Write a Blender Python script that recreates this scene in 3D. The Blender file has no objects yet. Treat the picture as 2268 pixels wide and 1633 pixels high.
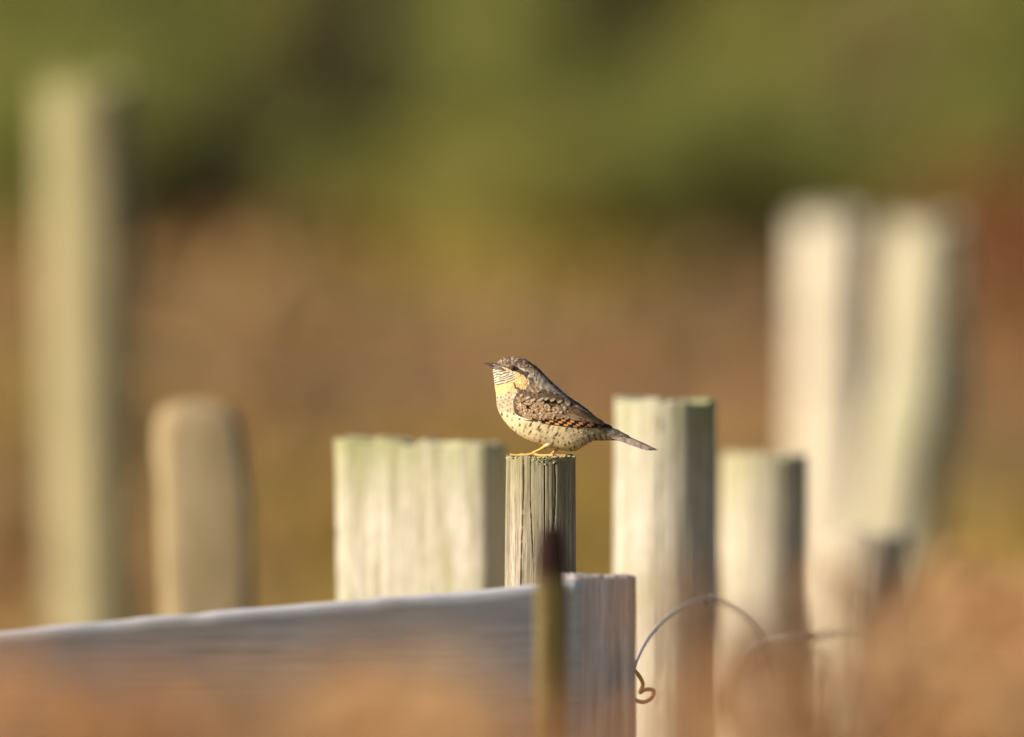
import bpy, math, random
import numpy as np
from mathutils import Vector

# ------------------------------------------------------------------ camera, world, sun, exposure
scene = bpy.context.scene
COL = scene.collection
HC, D0, W0 = 1.17, 12.0, 0.81          # camera height, focus distance, frame width there (m)
M = W0 / 2268.0                        # metres per photo unit (2268 wide) in the focus plane
cam_d = bpy.data.cameras.new('camera')
cam = bpy.data.objects.new('camera', cam_d); COL.objects.link(cam)
cam.location = (0, 0, HC); cam.rotation_euler = (math.radians(90), 0, 0)
cam_d.sensor_width = 36.0; cam_d.lens = 36.0 * D0 / W0
cam_d.clip_start = 0.1; cam_d.clip_end = 2000
cam_d.dof.use_dof = True; cam_d.dof.focus_distance = D0 - 0.012
cam_d.dof.aperture_fstop = (cam_d.lens / 1000.0) / 0.138
scene.camera = cam

SUN_EL, SUN_B = math.radians(21), math.radians(63)     # elevation; angle left of straight-behind-camera
world = bpy.data.worlds.new('World'); scene.world = world; world.use_nodes = True
wn = world.node_tree; wn.nodes.clear()
sky = wn.nodes.new('ShaderNodeTexSky'); sky.sky_type = 'NISHITA'; sky.sun_disc = False
sky.sun_elevation = SUN_EL; sky.sun_rotation = SUN_B + math.pi
bgn = wn.nodes.new('ShaderNodeBackground'); bgn.inputs['Strength'].default_value = 0.068
wo = wn.nodes.new('ShaderNodeOutputWorld')
wn.links.new(sky.outputs[0], bgn.inputs[0]); wn.links.new(bgn.outputs[0], wo.inputs[0])
sun_d = bpy.data.lights.new('sun', 'SUN'); sun_d.energy = 4.6; sun_d.angle = math.radians(0.5)
sun_d.color = (1.0, 0.95, 0.88)
sun = bpy.data.objects.new('sun', sun_d); COL.objects.link(sun)
sdir = Vector((-math.sin(SUN_B) * math.cos(SUN_EL), -math.cos(SUN_B) * math.cos(SUN_EL), math.sin(SUN_EL)))
sun.rotation_euler = sdir.to_track_quat('Z', 'Y').to_euler(); sun.location = (-6, -3, 8)
vs = scene.view_settings
vs.view_transform = 'Standard'; vs.look = 'None'; vs.exposure = 0.68; vs.gamma = 1.0; vs.use_curve_mapping = False
scene.render.engine = 'CYCLES'
scene.cycles.use_denoising = True
scene.cycles.max_bounces = 6

# ------------------------------------------------------------------ helpers
def P(px, py, d):
    """photo position (2268-wide units) and distance -> world point"""
    k = M * d / D0
    return Vector(((px - 1134) * k, d, HC + (816.5 - py) * k))

def lin(r, g, b, f=1.0):
    c = np.array([r, g, b], float) / 255.0
    return np.where(c <= 0.04045, c / 12.92, ((c + 0.055) / 1.055) ** 2.4) * f

def hash2(ix, iy, seed):
    h = (ix.astype(np.int64) * 374761393 + iy.astype(np.int64) * 668265263 + seed * 1442695041) & 0xFFFFFFFF
    h = ((h ^ (h >> 13)) * 1274126177) & 0xFFFFFFFF
    h = h ^ (h >> 16)
    return (h & 0xFFFFFF) / float(0xFFFFFF)

def vnoise(x, y, seed=0):
    x = np.asarray(x, float); y = np.asarray(y, float)
    x, y = np.broadcast_arrays(x, y)
    ix = np.floor(x); iy = np.floor(y); fx = x - ix; fy = y - iy
    fx = fx * fx * (3 - 2 * fx); fy = fy * fy * (3 - 2 * fy)
    a = hash2(ix, iy, seed); b = hash2(ix + 1, iy, seed)
    c = hash2(ix, iy + 1, seed); d = hash2(ix + 1, iy + 1, seed)
    return (a * (1 - fx) + b * fx) * (1 - fy) + (c * (1 - fx) + d * fx) * fy

def sstep(a, b, x):
    t = np.clip((np.asarray(x, float) - a) / (b - a), 0, 1)
    return t * t * (3 - 2 * t)

def mesh_from(name, verts, faces, cols=None, smooth=True):
    me = bpy.data.meshes.new(name)
    me.from_pydata([tuple(v) for v in verts], [], [tuple(int(i) for i in f) for f in faces])
    if cols is not None:
        at = me.color_attributes.new('Col', 'FLOAT_COLOR', 'POINT')
        c = np.ones((len(verts), 4), np.float32); c[:, :3] = np.clip(np.asarray(cols), 0, 1)
        at.data.foreach_set('color', c.ravel())
    if smooth:
        me.polygons.foreach_set('use_smooth', [True] * len(me.polygons))
    me.update()
    return me

def obj(name, me, mat, parent=None, loc=None, **props):
    o = bpy.data.objects.new(name, me); COL.objects.link(o)
    if mat is not None and me is not None and not me.materials: me.materials.append(mat)
    if parent is not None: o.parent = parent
    if loc is not None: o.location = loc
    for k, v in props.items(): o[k] = v
    return o

def thing(name, label, cat, loc=(0, 0, 0), group=None):
    o = bpy.data.objects.new(name, None); COL.objects.link(o); o.location = loc
    o.empty_display_size = 0.05
    o['label'] = label; o['category'] = cat
    if group: o['group'] = group
    return o

def relabel(o, label, cat=None, group=None):
    o['label'] = label
    if cat: o['category'] = cat
    if group: o['group'] = group

class NT:
    def __init__(s, name):
        s.m = bpy.data.materials.new(name); s.m.use_nodes = True; s.t = s.m.node_tree; s.t.nodes.clear()
        s.out = s.n('ShaderNodeOutputMaterial'); s.b = s.n('ShaderNodeBsdfPrincipled')
        s.l(s.b.outputs[0], s.out.inputs[0])
    def n(s, t, **kw):
        x = s.t.nodes.new(t)
        for k, v in kw.items(): setattr(x, k, v)
        return x
    def l(s, a, b): s.t.links.new(a, b)
    def mapping(s, scale, coord='Object'):
        tc = s.n('ShaderNodeTexCoord'); mp = s.n('ShaderNodeMapping'); mp.inputs['Scale'].default_value = scale
        s.l(tc.outputs[coord], mp.inputs[0]); return mp.outputs[0]
    def noise(s, vec, scale, detail=4, rough=0.55):
        x = s.n('ShaderNodeTexNoise'); x.inputs['Scale'].default_value = scale
        x.inputs['Detail'].default_value = detail; x.inputs['Roughness'].default_value = rough
        if vec is not None: s.l(vec, x.inputs['Vector'])
        return x.outputs['Fac']
    def ramp(s, fac, stops):
        r = s.n('ShaderNodeValToRGB'); e = r.color_ramp.elements
        while len(e) < len(stops): e.new(0.5)
        for el, (p, c) in zip(e, stops):
            el.position = p; el.color = (c[0], c[1], c[2], 1) if hasattr(c, '__len__') else (c, c, c, 1)
        s.l(fac, r.inputs[0]); return r.outputs[0]
    def mix(s, fac, a, b, mode='MIX'):
        x = s.n('ShaderNodeMix', data_type='RGBA', blend_type=mode)
        for sock, v in ((x.inputs[0], fac), (x.inputs[6], a), (x.inputs[7], b)):
            if isinstance(v, bpy.types.NodeSocket): s.l(v, sock)
            elif hasattr(v, '__len__'): sock.default_value = (v[0], v[1], v[2], 1)
            else: sock.default_value = v
        return x.outputs[2]
    def bump(s, h, strength, dist):
        x = s.n('ShaderNodeBump'); x.inputs['Strength'].default_value = strength; x.inputs['Distance'].default_value = dist
        s.l(h, x.inputs['Height']); s.l(x.outputs[0], s.b.inputs['Normal'])

def mat_attr(name, rough=0.75, spec=0.25, jitter=0.0, transl=0.0, nscale=0):
    t = NT(name); a = t.n('ShaderNodeAttribute', attribute_name='Col'); c = a.outputs['Color']
    if nscale:
        nz = t.noise(t.mapping((1, 1, 1)), nscale, 3)
        c = t.mix(1.0, c, t.ramp(nz, [(0.3, 1 - jitter), (0.7, 1 + jitter * 0.3)]), 'MULTIPLY')
    elif jitter:
        oi = t.n('ShaderNodeObjectInfo')
        c = t.mix(1.0, c, t.ramp(oi.outputs['Random'], [(0, 1 - jitter), (1, 1.0)]), 'MULTIPLY')
    t.l(c, t.b.inputs['Base Color']); t.b.inputs['Roughness'].default_value = rough
    t.b.inputs['Specular IOR Level'].default_value = spec
    if transl:
        tr = t.n('ShaderNodeBsdfTranslucent'); mx = t.n('ShaderNodeMixShader'); mx.inputs[0].default_value = transl
        t.l(c, tr.inputs[0]); t.l(t.b.outputs[0], mx.inputs[1]); t.l(tr.outputs[0], mx.inputs[2]); t.l(mx.outputs[0], t.out.inputs[0])
    return t.m

def mat_plain(name, c, rough=0.6, spec=0.3, metal=0.0):
    t = NT(name); nz = t.noise(t.mapping((1, 1, 1)), 300, 3)
    cc = t.mix(1.0, c, t.ramp(nz, [(0.3, 0.7), (0.7, 1.0)]), 'MULTIPLY'); t.l(cc, t.b.inputs['Base Color'])
    t.b.inputs['Roughness'].default_value = rough; t.b.inputs['Specular IOR Level'].default_value = spec
    t.b.inputs['Metallic'].default_value = metal
    return t.m

def mat_wood(name, pale, mid, dark, algae, algae_amt=0.5, grain=1.0, along=(0, 0, 1), top_z=None, seed=0.0, algae_scale=22, top_full=False):
    """weathered wood: fibre streaks along one axis, algae patches, dirt in the checks"""
    t = NT(name)
    sc = tuple(0.06 if a else 1.0 for a in along)
    tc = t.n('ShaderNodeTexCoord'); mp = t.n('ShaderNodeMapping'); mp.inputs['Scale'].default_value = sc
    mp.inputs['Location'].default_value = (seed, seed * 1.7, seed * 0.3)
    t.l(tc.outputs['Object'], mp.inputs[0]); v = mp.outputs[0]
    fine = t.noise(v, 900, 5, 0.6); mid_n = t.noise(v, 170, 5, 0.6); broad = t.noise(v, 45, 3)
    c = t.ramp(mid_n, [(0.3, dark), (0.45, mid), (0.62, pale)])
    c = t.mix(t.ramp(broad, [(0.35, 0.0), (0.65, 0.6)]), c, mid)
    c = t.mix(t.ramp(fine, [(0.36, 0.75 * grain), (0.5, 0.0)]), c, dark)
    mp2 = t.n('ShaderNodeMapping'); mp2.inputs['Scale'].default_value = tuple(0.3 if a else 1.0 for a in along)
    mp2.inputs['Location'].default_value = (seed * 2.1, seed, seed)
    t.l(tc.outputs['Object'], mp2.inputs[0])
    al = t.noise(mp2.outputs[0], algae_scale, 5, 0.6)
    lo = 0.78 - 0.5 * algae_amt
    am = t.ramp(al, [(lo, 0.0), (min(lo + 0.16, 1), 0.85)])
    if top_z is not None:
        sp = t.n('ShaderNodeSeparateXYZ'); t.l(tc.outputs['Object'], sp.inputs[0])
        mr = t.n('ShaderNodeMapRange'); mr.inputs[1].default_value = top_z - 0.07 + (0.012 if top_full else 0); mr.inputs[2].default_value = top_z - (0.042 if top_full else 0)
        mr.inputs[3].default_value = 0.0; mr.inputs[4].default_value = 0.75
        t.l(sp.outputs[2], mr.inputs[0])
        jm = t.n('ShaderNodeMath', operation='MULTIPLY'); t.l(mr.outputs[0], jm.inputs[0]); t.l(t.ramp(al, [(0.35, 1.25 if top_full else 0.25), (0.6, 1.3 if top_full else 1.0)]), jm.inputs[1])
        mx = t.n('ShaderNodeMath', operation='MAXIMUM'); t.l(am, mx.inputs[0]); t.l(jm.outputs[0], mx.inputs[1]); am = mx.outputs[0]
    c = t.mix(am, c, algae)
    t.l(c, t.b.inputs['Base Color']); t.b.inputs['Roughness'].default_value = 0.88; t.b.inputs['Specular IOR Level'].default_value = 0.15
    hmix = t.n('ShaderNodeMath', operation='ADD'); t.l(fine, hmix.inputs[0]); t.l(mid_n, hmix.inputs[1])
    t.bump(hmix.outputs[0], 0.35, 0.0006)
    return t.m

def tube(pts, radii, seg=8, cap=True):
    """verts, faces of a tube along pts"""
    pts = [Vector(p) for p in pts]; V = []; F = []
    n = len(pts); up = Vector((0.13, 0.31, 0.94))
    for i, p in enumerate(pts):
        t = (pts[min(i + 1, n - 1)] - pts[max(i - 1, 0)]).normalized()
        a = t.cross(up)
        if a.length < 1e-4: a = t.cross(Vector((1, 0, 0)))
        a.normalize(); b = t.cross(a)
        for j in range(seg):
            q = 2 * math.pi * j / seg
            V.append(p + (a * math.cos(q) + b * math.sin(q)) * radii[i])
    for i in range(n - 1):
        for j in range(seg):
            F.append((i * seg + j, i * seg + (j + 1) % seg, (i + 1) * seg + (j + 1) % seg, (i + 1) * seg + j))
    if cap:
        F.append(tuple(range(seg))[::-1]); F.append(tuple((n - 1) * seg + j for j in range(seg)))
    return V, F

def spline(keys, ts):
    """Catmull-Rom through keys (n,k) at params 0..n-1"""
    K = np.asarray(keys, float); n = len(K); ts = np.clip(np.asarray(ts, float), 0, n - 1 - 1e-9)
    i = np.floor(ts).astype(int); f = (ts - i)[:, None]
    p0 = K[np.clip(i - 1, 0, n - 1)]; p1 = K[i]; p2 = K[np.clip(i + 1, 0, n - 1)]; p3 = K[np.clip(i + 2, 0, n - 1)]
    return 0.5 * (2 * p1 + (p2 - p0) * f + (2 * p0 - 5 * p1 + 4 * p2 - p3) * f ** 2 + (3 * p1 - p0 - 3 * p2 + p3) * f ** 3)

class MB:
    def __init__(s): s.V = []; s.F = []; s.C = []
    def add(s, V, F, C):
        o = len(s.V); s.V.extend(V); s.F.extend([tuple(i + o for i in f) for f in F])
        C = np.asarray(C, float)
        if C.ndim == 1: C = np.tile(C, (len(V), 1))
        s.C.extend(list(C))
    def mesh(s, name, smooth=True): return mesh_from(name, s.V, s.F, np.array(s.C), smooth)

# ------------------------------------------------------------------ terrain
def ground_h(x, y):
    x = np.asarray(x, float); y = np.asarray(y, float)
    t = np.clip(y - 18, 0, None)
    far = np.clip(y - 62, 0, None)
    h = 0.05 * t * sstep(0, 5, t) + 0.0003 * np.minimum(t, 44) ** 2 + 0.16 * far * sstep(0, 10, far)
    h = np.minimum(h, 14 + 0.01 * y)
    w = sstep(20, 32, y)
    return h + w * 0.30 * (vnoise(x * 0.45, y * 0.30, 3) - 0.5) + 0.03 * (vnoise(x * 2, y * 2, 5) - 0.5) * sstep(2, 14, np.abs(y - 12) + np.abs(x) * 3)

def build_ground():
    ys = np.concatenate([np.linspace(-60, 0, 13), np.linspace(1, 64, 127), np.linspace(66, 130, 22), np.linspace(150, 700, 16)])
    xs = np.concatenate([np.linspace(-500, -40, 14), np.linspace(-36, -12, 13), np.linspace(-11, 11, 61), np.linspace(12, 36, 13), np.linspace(40, 500, 14)])
    X, Y = np.meshgrid(xs, ys); Z = ground_h(X, Y)
    V = np.stack([X.ravel(), Y.ravel(), Z.ravel()], 1); nx = len(xs)
    F = [(r * nx + c, r * nx + c + 1, (r + 1) * nx + c + 1, (r + 1) * nx + c) for r in range(len(ys) - 1) for c in range(nx - 1)]
    t = NT('ground_mat'); v = t.mapping((1, 1, 1))
    a = t.noise(v, 0.7, 4); b = t.noise(v, 9, 5)
    c = t.ramp(a, [(0.35, lin(138, 100, 66)), (0.5, lin(146, 114, 72)), (0.65, lin(142, 120, 62))])
    c = t.mix(t.ramp(b, [(0.3, 0.0), (0.7, 0.6)]), c, lin(104, 80, 52))
    t.l(c, t.b.inputs['Base Color']); t.b.inputs['Roughness'].default_value = 0.95; t.b.inputs['Specular IOR Level'].default_value = 0.1
    t.bump(b, 0.6, 0.05)
    obj('ground', mesh_from('ground', V, F), t.m, kind='structure', label='rough brown ground rising to a bracken-covered bank')
build_ground()

# ------------------------------------------------------------------ timber builder
def timber(z_top, half_x, half_y, rotz=0.0, power=2.0, seed=1, fine=0.16, nh=60, na=140, spread=0.0, cracks=6, crack_w=0.05,
           crack_d=0.12, grain=0.02, centre=None, scale=None, top_slope=(0, 0), top_rough=0.003, wobble=0.03, explicit=None, dome=0.0):
    """A post from z=-0.12 to z_top as verts/faces. Checks, grain ridges and a chipped top are real relief."""
    rnd = random.Random(seed)
    zs = np.concatenate([np.linspace(-0.12, z_top - fine, 14)[:-1], np.linspace(z_top - fine, z_top, nh)])
    th = np.linspace(0, 2 * math.pi, na, endpoint=False)
    Z, T = np.meshgrid(zs, th, indexing='ij')
    base = (np.abs(np.cos(T)) ** power + np.abs(np.sin(T)) ** power) ** (-1.0 / power)
    r = base * (1 + spread * (z_top - Z))
    r = r * (1 + wobble * (vnoise(np.cos(T) * 1.6 + 5, np.sin(T) * 1.6 + Z * 7, seed) - 0.5) * 2)
    r += grain * (vnoise(T * 26, Z * 9, seed + 7) - 0.5) + grain * 0.6 * (vnoise(T * 60, Z * 22, seed + 8) - 0.5)
    cl = explicit if explicit is not None else [(rnd.uniform(0, 6.283), rnd.uniform(0.6, 1.3) * crack_w, rnd.uniform(0.5, 1.2) * crack_d) for _ in range(cracks)]
    for ci, (t0, w, d) in enumerate(cl):
        tt = t0 + 0.16 * (vnoise(Z * 13, ci * 7.3 + np.zeros_like(Z), seed + 20) - 0.5)
        dt = np.abs((T - tt + math.pi) % (2 * math.pi) - math.pi)
        ww = w * (0.45 + 0.9 * vnoise(Z * 16, ci * 3.1 + np.zeros_like(Z), seed + 30))
        r -= d * np.clip(1 - dt / ww, 0, 1) ** 0.7
    cx = np.interp(zs, [c[0] for c in centre], [c[1] for c in centre]) if centre else np.zeros_like(zs)
    cy = np.interp(zs, [c[0] for c in centre], [c[2] for c in centre]) if centre else np.zeros_like(zs)
    sc = np.interp(zs, [c[0] for c in scale], [c[1] for c in scale]) if scale else np.ones_like(zs)
    X = r * np.cos(T) * half_x; Y = r * np.sin(T) * half_y
    ca, sa = math.cos(rotz), math.sin(rotz)
    X, Y = X * ca - Y * sa, X * sa + Y * ca
    X = X * sc[:, None] + cx[:, None]; Y = Y * sc[:, None] + cy[:, None]
    fr = np.clip((Z - (z_top - fine)) / fine, 0, 1)
    Zo = Z + fr * ((X - cx[-1]) * top_slope[0] + (Y - cy[-1]) * top_slope[1])
    Zo = Zo + sstep(0.9, 1.0, fr) * top_rough * (vnoise(T * 9, np.zeros_like(T), seed + 40) - 0.65) * 2
    V = list(np.stack([X.ravel(), Y.ravel(), Zo.ravel()], 1)); F = []
    nz = len(zs)
    for i in range(nz - 1):
        for j in range(na):
            F.append((i * na + j, i * na + (j + 1) % na, (i + 1) * na + (j + 1) % na, (i + 1) * na + j))
    prev = (nz - 1) * na                        # end grain: rings to the centre
    top = np.array(V[prev:prev + na]); ctr = top.mean(0)
    for f in (0.96, 0.8, 0.5, 0.2):
        o = len(V)
        ring = ctr + (top - ctr) * f
        ring[:, 2] = ctr[2] + (top[:, 2] - ctr[2]) * f + dome * (1 - f * f) + top_rough * 0.3 * (vnoise(ring[:, 0] * 400, ring[:, 1] * 400, seed + 50) - 0.5)
        V.extend(list(ring))
        for j in range(na): F.append((prev + j, prev + (j + 1) % na, o + (j + 1) % na, o + j))
        prev = o
    F.append(tuple(prev + j for j in range(na)))
    return V, F

WOOD = dict(pale=lin(214, 200, 168), mid=lin(186, 170, 138), dark=lin(112, 98, 76), algae=lin(142, 140, 72))

# --- the post the bird stands on
PX = (1197.9 - 1134) * M
PZ = HC + (816.5 - 1012.5) * M          # its top
def bird_post():
    ex = [(math.radians(a), w, d) for a, w, d in
          [(240, .020, .12), (256, .012, .07), (278, .016, .13), (291, .030, .16), (327, .022, .09), (205, .02, .08), (40, .03, .12), (95, .04, .14), (150, .03, .12)]]
    V, F = timber(PZ, 0.0272, 0.0272, seed=11, fine=0.17, nh=170, na=420, spread=0.28, grain=0.012, top_rough=0.0022, wobble=0.045, explicit=ex)
    t = thing('fence_post', 'slim cracked grey-green round post that the bird stands on', 'post', (PX, D0, 0), 'weathered fence posts')
    m = mat_wood('post_wood_sharp', lin(186, 172, 148), lin(152, 138, 114), lin(84, 74, 60), lin(126, 118, 74), 0.16, 0.9, top_z=PZ, seed=3.1, algae_scale=40)
    obj('shaft', mesh_from('bird_post', V, F), m, t)
    rnd = random.Random(5); mb = MB()       # crumbly lichen fringe on the rim
    for k in range(1100):
        a = math.radians(rnd.uniform(0, 360) if k % 2 else rnd.uniform(180, 360)); rr = 0.0272 * (1.0 - abs(rnd.gauss(0, 0.05)))
        s = rnd.uniform(0.0003, 0.0011); z = PZ - abs(rnd.gauss(0, 0.0016 + 0.0014 * math.sin(a * 7) ** 2)) + 0.0003
        if rnd.random() < 0.45: rr = 0.0272 * math.sqrt(rnd.random()); z = PZ - 0.0004
        if abs(z - PZ) > 0.001: rr = 0.0268
        c = Vector((rr * math.cos(a), rr * math.sin(a), z)); pts = []
        for (u, v, w) in ((1, 0, 0), (0, 1, 0), (-1, 0, 0), (0, -1, 0), (0, 0, 1), (0, 0, -1)):
            pts.append(c + Vector((u, v, w * 0.7)) * s * rnd.uniform(0.6, 1.3))
        f = [(0, 1, 4), (1, 2, 4), (2, 3, 4), (3, 0, 4), (1, 0, 5), (2, 1, 5), (3, 2, 5), (0, 3, 5)]
        mb.add(pts, f, lin(*rnd.choice([(186, 178, 132), (166, 158, 114), (192, 184, 146), (136, 132, 86)])))
    obj('lichen', mb.mesh('lichen'), mat_attr('lichen_mat', 0.95, 0.1), t, kind='stuff')
bird_post()

def simple_post(label, V, F, mat, loc, name='fence_post', cat='post', group='weathered fence posts'):
    o = obj(name, mesh_from(name, V, F), mat, None, loc); relabel(o, label, cat, group); return o

def zt(py, d): return P(0, py, d).z

# thick squared timber just left of the bird's post
d = 12.85
V, F = timber(zt(978, d), 0.066, 0.040, rotz=math.radians(-15), power=14, seed=21, fine=0.2, nh=70, na=220, grain=0.03, wobble=0.05,
              cracks=10, crack_w=0.012, crack_d=0.03, top_slope=(-0.045, 0), top_rough=0.004)
mB = mat_wood('timber_wood', lin(206, 196, 174), lin(184, 172, 144), lin(120, 108, 84), lin(140, 138, 78), 0.50, 0.8, top_z=zt(978, d), seed=7.7, algae_scale=16)
o = simple_post('broad squared timber post with mossy flat top beside the bird post', V, F, mB, (P(935, 0, d).x, d + 0.02, 0), 'timber_post')
# round post right of the bird, behind its tail
d = 12.85
V, F = timber(zt(884, d), 0.0435, 0.0435, seed=33, fine=0.35, nh=80, na=200, spread=0.10, grain=0.02, cracks=8, crack_w=0.022, crack_d=0.06,
              centre=[(0, -0.006, 0), (zt(884, d), 0, 0)], top_slope=(-0.02, 0))
mC = mat_wood('post_wood_pale', lin(198, 188, 166), lin(180, 168, 144), lin(122, 110, 88), lin(132, 134, 72), 0.42, 0.7, top_z=zt(884, d), seed=1.3, algae_scale=18)
simple_post('pale round post with green-stained flat top behind the bird tail', V, F, mC, (P(1475, 0, d).x, d, 0))
# third post
d = 13.5
V, F = timber(zt(1004, d), 0.0385, 0.0385, seed=44, fine=0.35, nh=50, na=150, spread=0.14, grain=0.02, cracks=7, crack_w=0.022, crack_d=0.06, top_slope=(-0.02, 0))
mD = mat_wood('post_wood_cream', lin(196, 184, 160), lin(180, 166, 140), lin(124, 110, 88), lin(140, 136, 84), 0.38, 0.7, top_z=zt(1004, d), seed=5.9, algae_scale=16)
simple_post('cream round post, second after the bird post, with barbed wire before it', V, F, mD, (P(1694, 0, d).x, d, 0))
# fourth, short
d = 14.5
V, F = timber(zt(1180, d), 0.040, 0.040, seed=55, fine=0.3, nh=40, na=120, spread=0.1, grain=0.03, cracks=6, centre=[(0, -0.05, 0), (zt(1180, d), 0, 0)])
simple_post('shortest pale post, low before the two tall blurred posts', V, F, mD, (P(1918, 0, d).x, d, 0))
# tall pale posts at the back right
d = 19.4
mE = mat_wood('post_wood_tall', lin(216, 202, 176), lin(200, 184, 154), lin(146, 130, 106), lin(156, 150, 98), 0.28, 0.6, seed=9.2, algae_scale=9)
V, F = timber(zt(492, d), 0.053, 0.053, seed=66, fine=0.6, nh=40, na=120, spread=0.05, grain=0.03, cracks=5, top_rough=0.01, dome=0.01)
simple_post('tall straight pale post rising left of the leaning grey-topped post', V, F, mE, (P(1852, 0, d).x, d, 0), group='tall posts behind')
d = 18.4; k = M * d / D0; zT = zt(490, d)
cen = [(zt(2600, d), -0.16, 0), (zt(1330, d), (1955 - 2050) * k, 0), (zt(1200, d), (1985 - 2050) * k, 0), (zt(1000, d), (2020 - 2050) * k, 0), (zt(860, d), (2046 - 2050) * k, 0), (zt(700, d), 0, 0), (zT, 0, 0)]
scl = [(0, 0.95), (zt(1200, d), 1.0), (zt(900, d), 1.15), (zt(760, d), 0.96), (zt(640, d), 0.92), (zT, 0.80)]
mF = mat_wood('post_wood_lean', lin(206, 196, 164), lin(188, 174, 140), lin(112, 104, 92), lin(150, 150, 112), 0.5, 0.6, top_z=zT + 0.05, seed=12.4, algae_scale=8)
V, F = timber(zT, 0.054, 0.05, seed=77, fine=0.75, nh=60, na=120, grain=0.04, cracks=7, crack_w=0.12, crack_d=0.14, centre=cen, scale=scl, wobble=0.10, top_rough=0.012)
simple_post('crooked leaning tall post with greyish top and bulging side', V, F, mF, (P(2050, 0, d).x, d, 0), group='tall posts behind')
# tall olive post at the back left and the shorter rounded one beside it
d = 18.6; k = M * d / D0; zT = zt(180, d)
mG = mat_wood('post_wood_olive', lin(172, 160, 118), lin(152, 138, 100), lin(104, 92, 66), lin(136, 132, 78), 0.45, 0.7, top_z=zT, seed=15.0, algae_scale=7)
V, F = timber(zT, 0.055, 0.055, seed=88, fine=0.7, nh=40, na=120, grain=0.03, cracks=6, top_rough=0.01,
              centre=[(0, 30 * k, 0), (zt(1390, d), 22 * k, 0), (zT, 0, 0)], wobble=0.04)
simple_post('very tall slim olive-grey post standing left of a short round-topped post', V, F, mG, (P(190, 0, d).x, d, 0), group='tall posts behind')
d = 14.2; zT = zt(900, d); k = M * d / D0
mH = mat_wood('post_wood_tan', lin(172, 152, 114), lin(156, 136, 100), lin(116, 98, 70), lin(148, 118, 82), 0.3, 0.7, top_z=zT + 0.03, seed=18.6, algae_scale=12)
V, F = timber(zT, 0.0415, 0.022, rotz=0.14, power=4.5, seed=99, fine=0.25, nh=60, na=140, grain=0.03, cracks=6, wobble=0.06, dome=0.006, top_rough=0.0005,
              scale=[(0, 1.0), (zt(1300, d), 1.0), (zt(1120, d), 1.04), (zt(1000, d), 1.0), (zt(950, d), 0.94), (zt(920, d), 0.86), (zT, 0.70)],
              centre=[(0, 6 * k, 0), (zt(1100, d), 6 * k, 0), (zt(980, d), -8 * k, 0), (zT, -12 * k, 0)])
simple_post('short tan post with rounded worn top beside the very tall olive post', V, F, mH, (P(450, 0, d).x, d, 0))

# ------------------------------------------------------------------ foreground plank, upright board, stake
def bent_board(P0, P1, h0, thick, seed, n=90, m=26, lift=0.0):
    """board standing on edge between top-edge points P0 and P1; ragged top, bowed a little"""
    V = []; F = []
    P0 = Vector(P0); P1 = Vector(P1); t = (P1 - P0); L = t.length; t.normalize()
    nrm = Vector((t.y, -t.x, 0)).normalized()       # towards the camera side
    prof = []
    for j in range(m + 1): prof.append((0.5, -h0 + h0 * j / m))
    r = 0.004
    prof[-1] = (0.5, -r); prof += [(0.42, -r * 0.25), (0.25, 0.0), (-0.25, 0.0), (-0.42, -r * 0.25), (-0.5, -r)]
    for j in range(1, m + 1): prof.append((-0.5, -r - (h0 - r) * j / m))
    K = len(prof)
    pa = np.array(prof); sg = np.linspace(0, 1, n + 1)[:, None]
    ed = 0.0016 * (vnoise(sg * L * 50, 0.0, seed) - 0.5) + 0.0014 * (vnoise(sg * L * 11, 3.0, seed + 1) - 0.5)
    rel = 0.00025 * (vnoise(sg * L * 14, pa[None, :, 1] * 420, seed + 2) - 0.5)
    offn = pa[None, :, 0] * thick + np.where(pa[None, :, 0] > 0, rel, -rel); zz = pa[None, :, 1] + ed * (pa[None, :, 1] > -0.02)
    base = np.array(P0)[None, :] + np.array(P1 - P0)[None, :] * sg
    G = base[:, None, :] + np.array(nrm)[None, None, :] * offn[..., None]; G[..., 2] += zz
    V = [Vector(q) for q in G.reshape(-1, 3)]
    for i in range(n):
        for j in range(K):
            F.append((i * K + j, i * K + (j + 1) % K, (i + 1) * K + (j + 1) % K, (i + 1) * K + j))
    F.append(tuple(range(K))[::-1]); F.append(tuple(n * K + j for j in range(K)))
    return V, F
mP = mat_wood('plank_wood', lin(212, 207, 204), lin(200, 193, 188), lin(168, 158, 150), lin(160, 144, 110), 0.40, 0.3, along=(1, 0, 0), seed=21.0, algae_scale=9)
a = P(-420, 1432, 11.37); b = P(1274, 1287, 11.66)
V, F = bent_board(a, b, 0.24, 0.022, 3)
org = Vector((b.x, b.y, 0)); ang = math.atan2(b.y - a.y, b.x - a.x)
from mathutils import Matrix
R = Matrix.Rotation(-ang, 3, 'Z')
V = [R @ (Vector(v) - org) for v in V]
pl = obj('plank', mesh_from('plank', V, F), mP, None, org); pl.rotation_euler = (0, 0, ang)
relabel(pl, 'long grey weathered plank sloping up towards the bird post', 'plank')
mS = mat_wood('upright_wood', lin(186, 176, 170), lin(166, 154, 148), lin(138, 126, 120), lin(150, 138, 116), 0.2, 0.5, seed=24.0, algae_scale=14)
d = 11.70; c = P(1322, 0, d)
V, F = timber(zt(1272, d), 0.0275, 0.016, rotz=math.radians(24), power=14, seed=123, fine=0.16, nh=50, na=160, grain=0.006, wobble=0.02, cracks=3, crack_w=0.012, crack_d=0.03,
              top_slope=(-0.03, 0), top_rough=0.0010)
simple_post('square-edged grey upright at the end of the sloping plank', V, F, mS, (c.x, d + 0.005, 0), 'upright_board', 'board', 'fence timbers in front')
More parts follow.
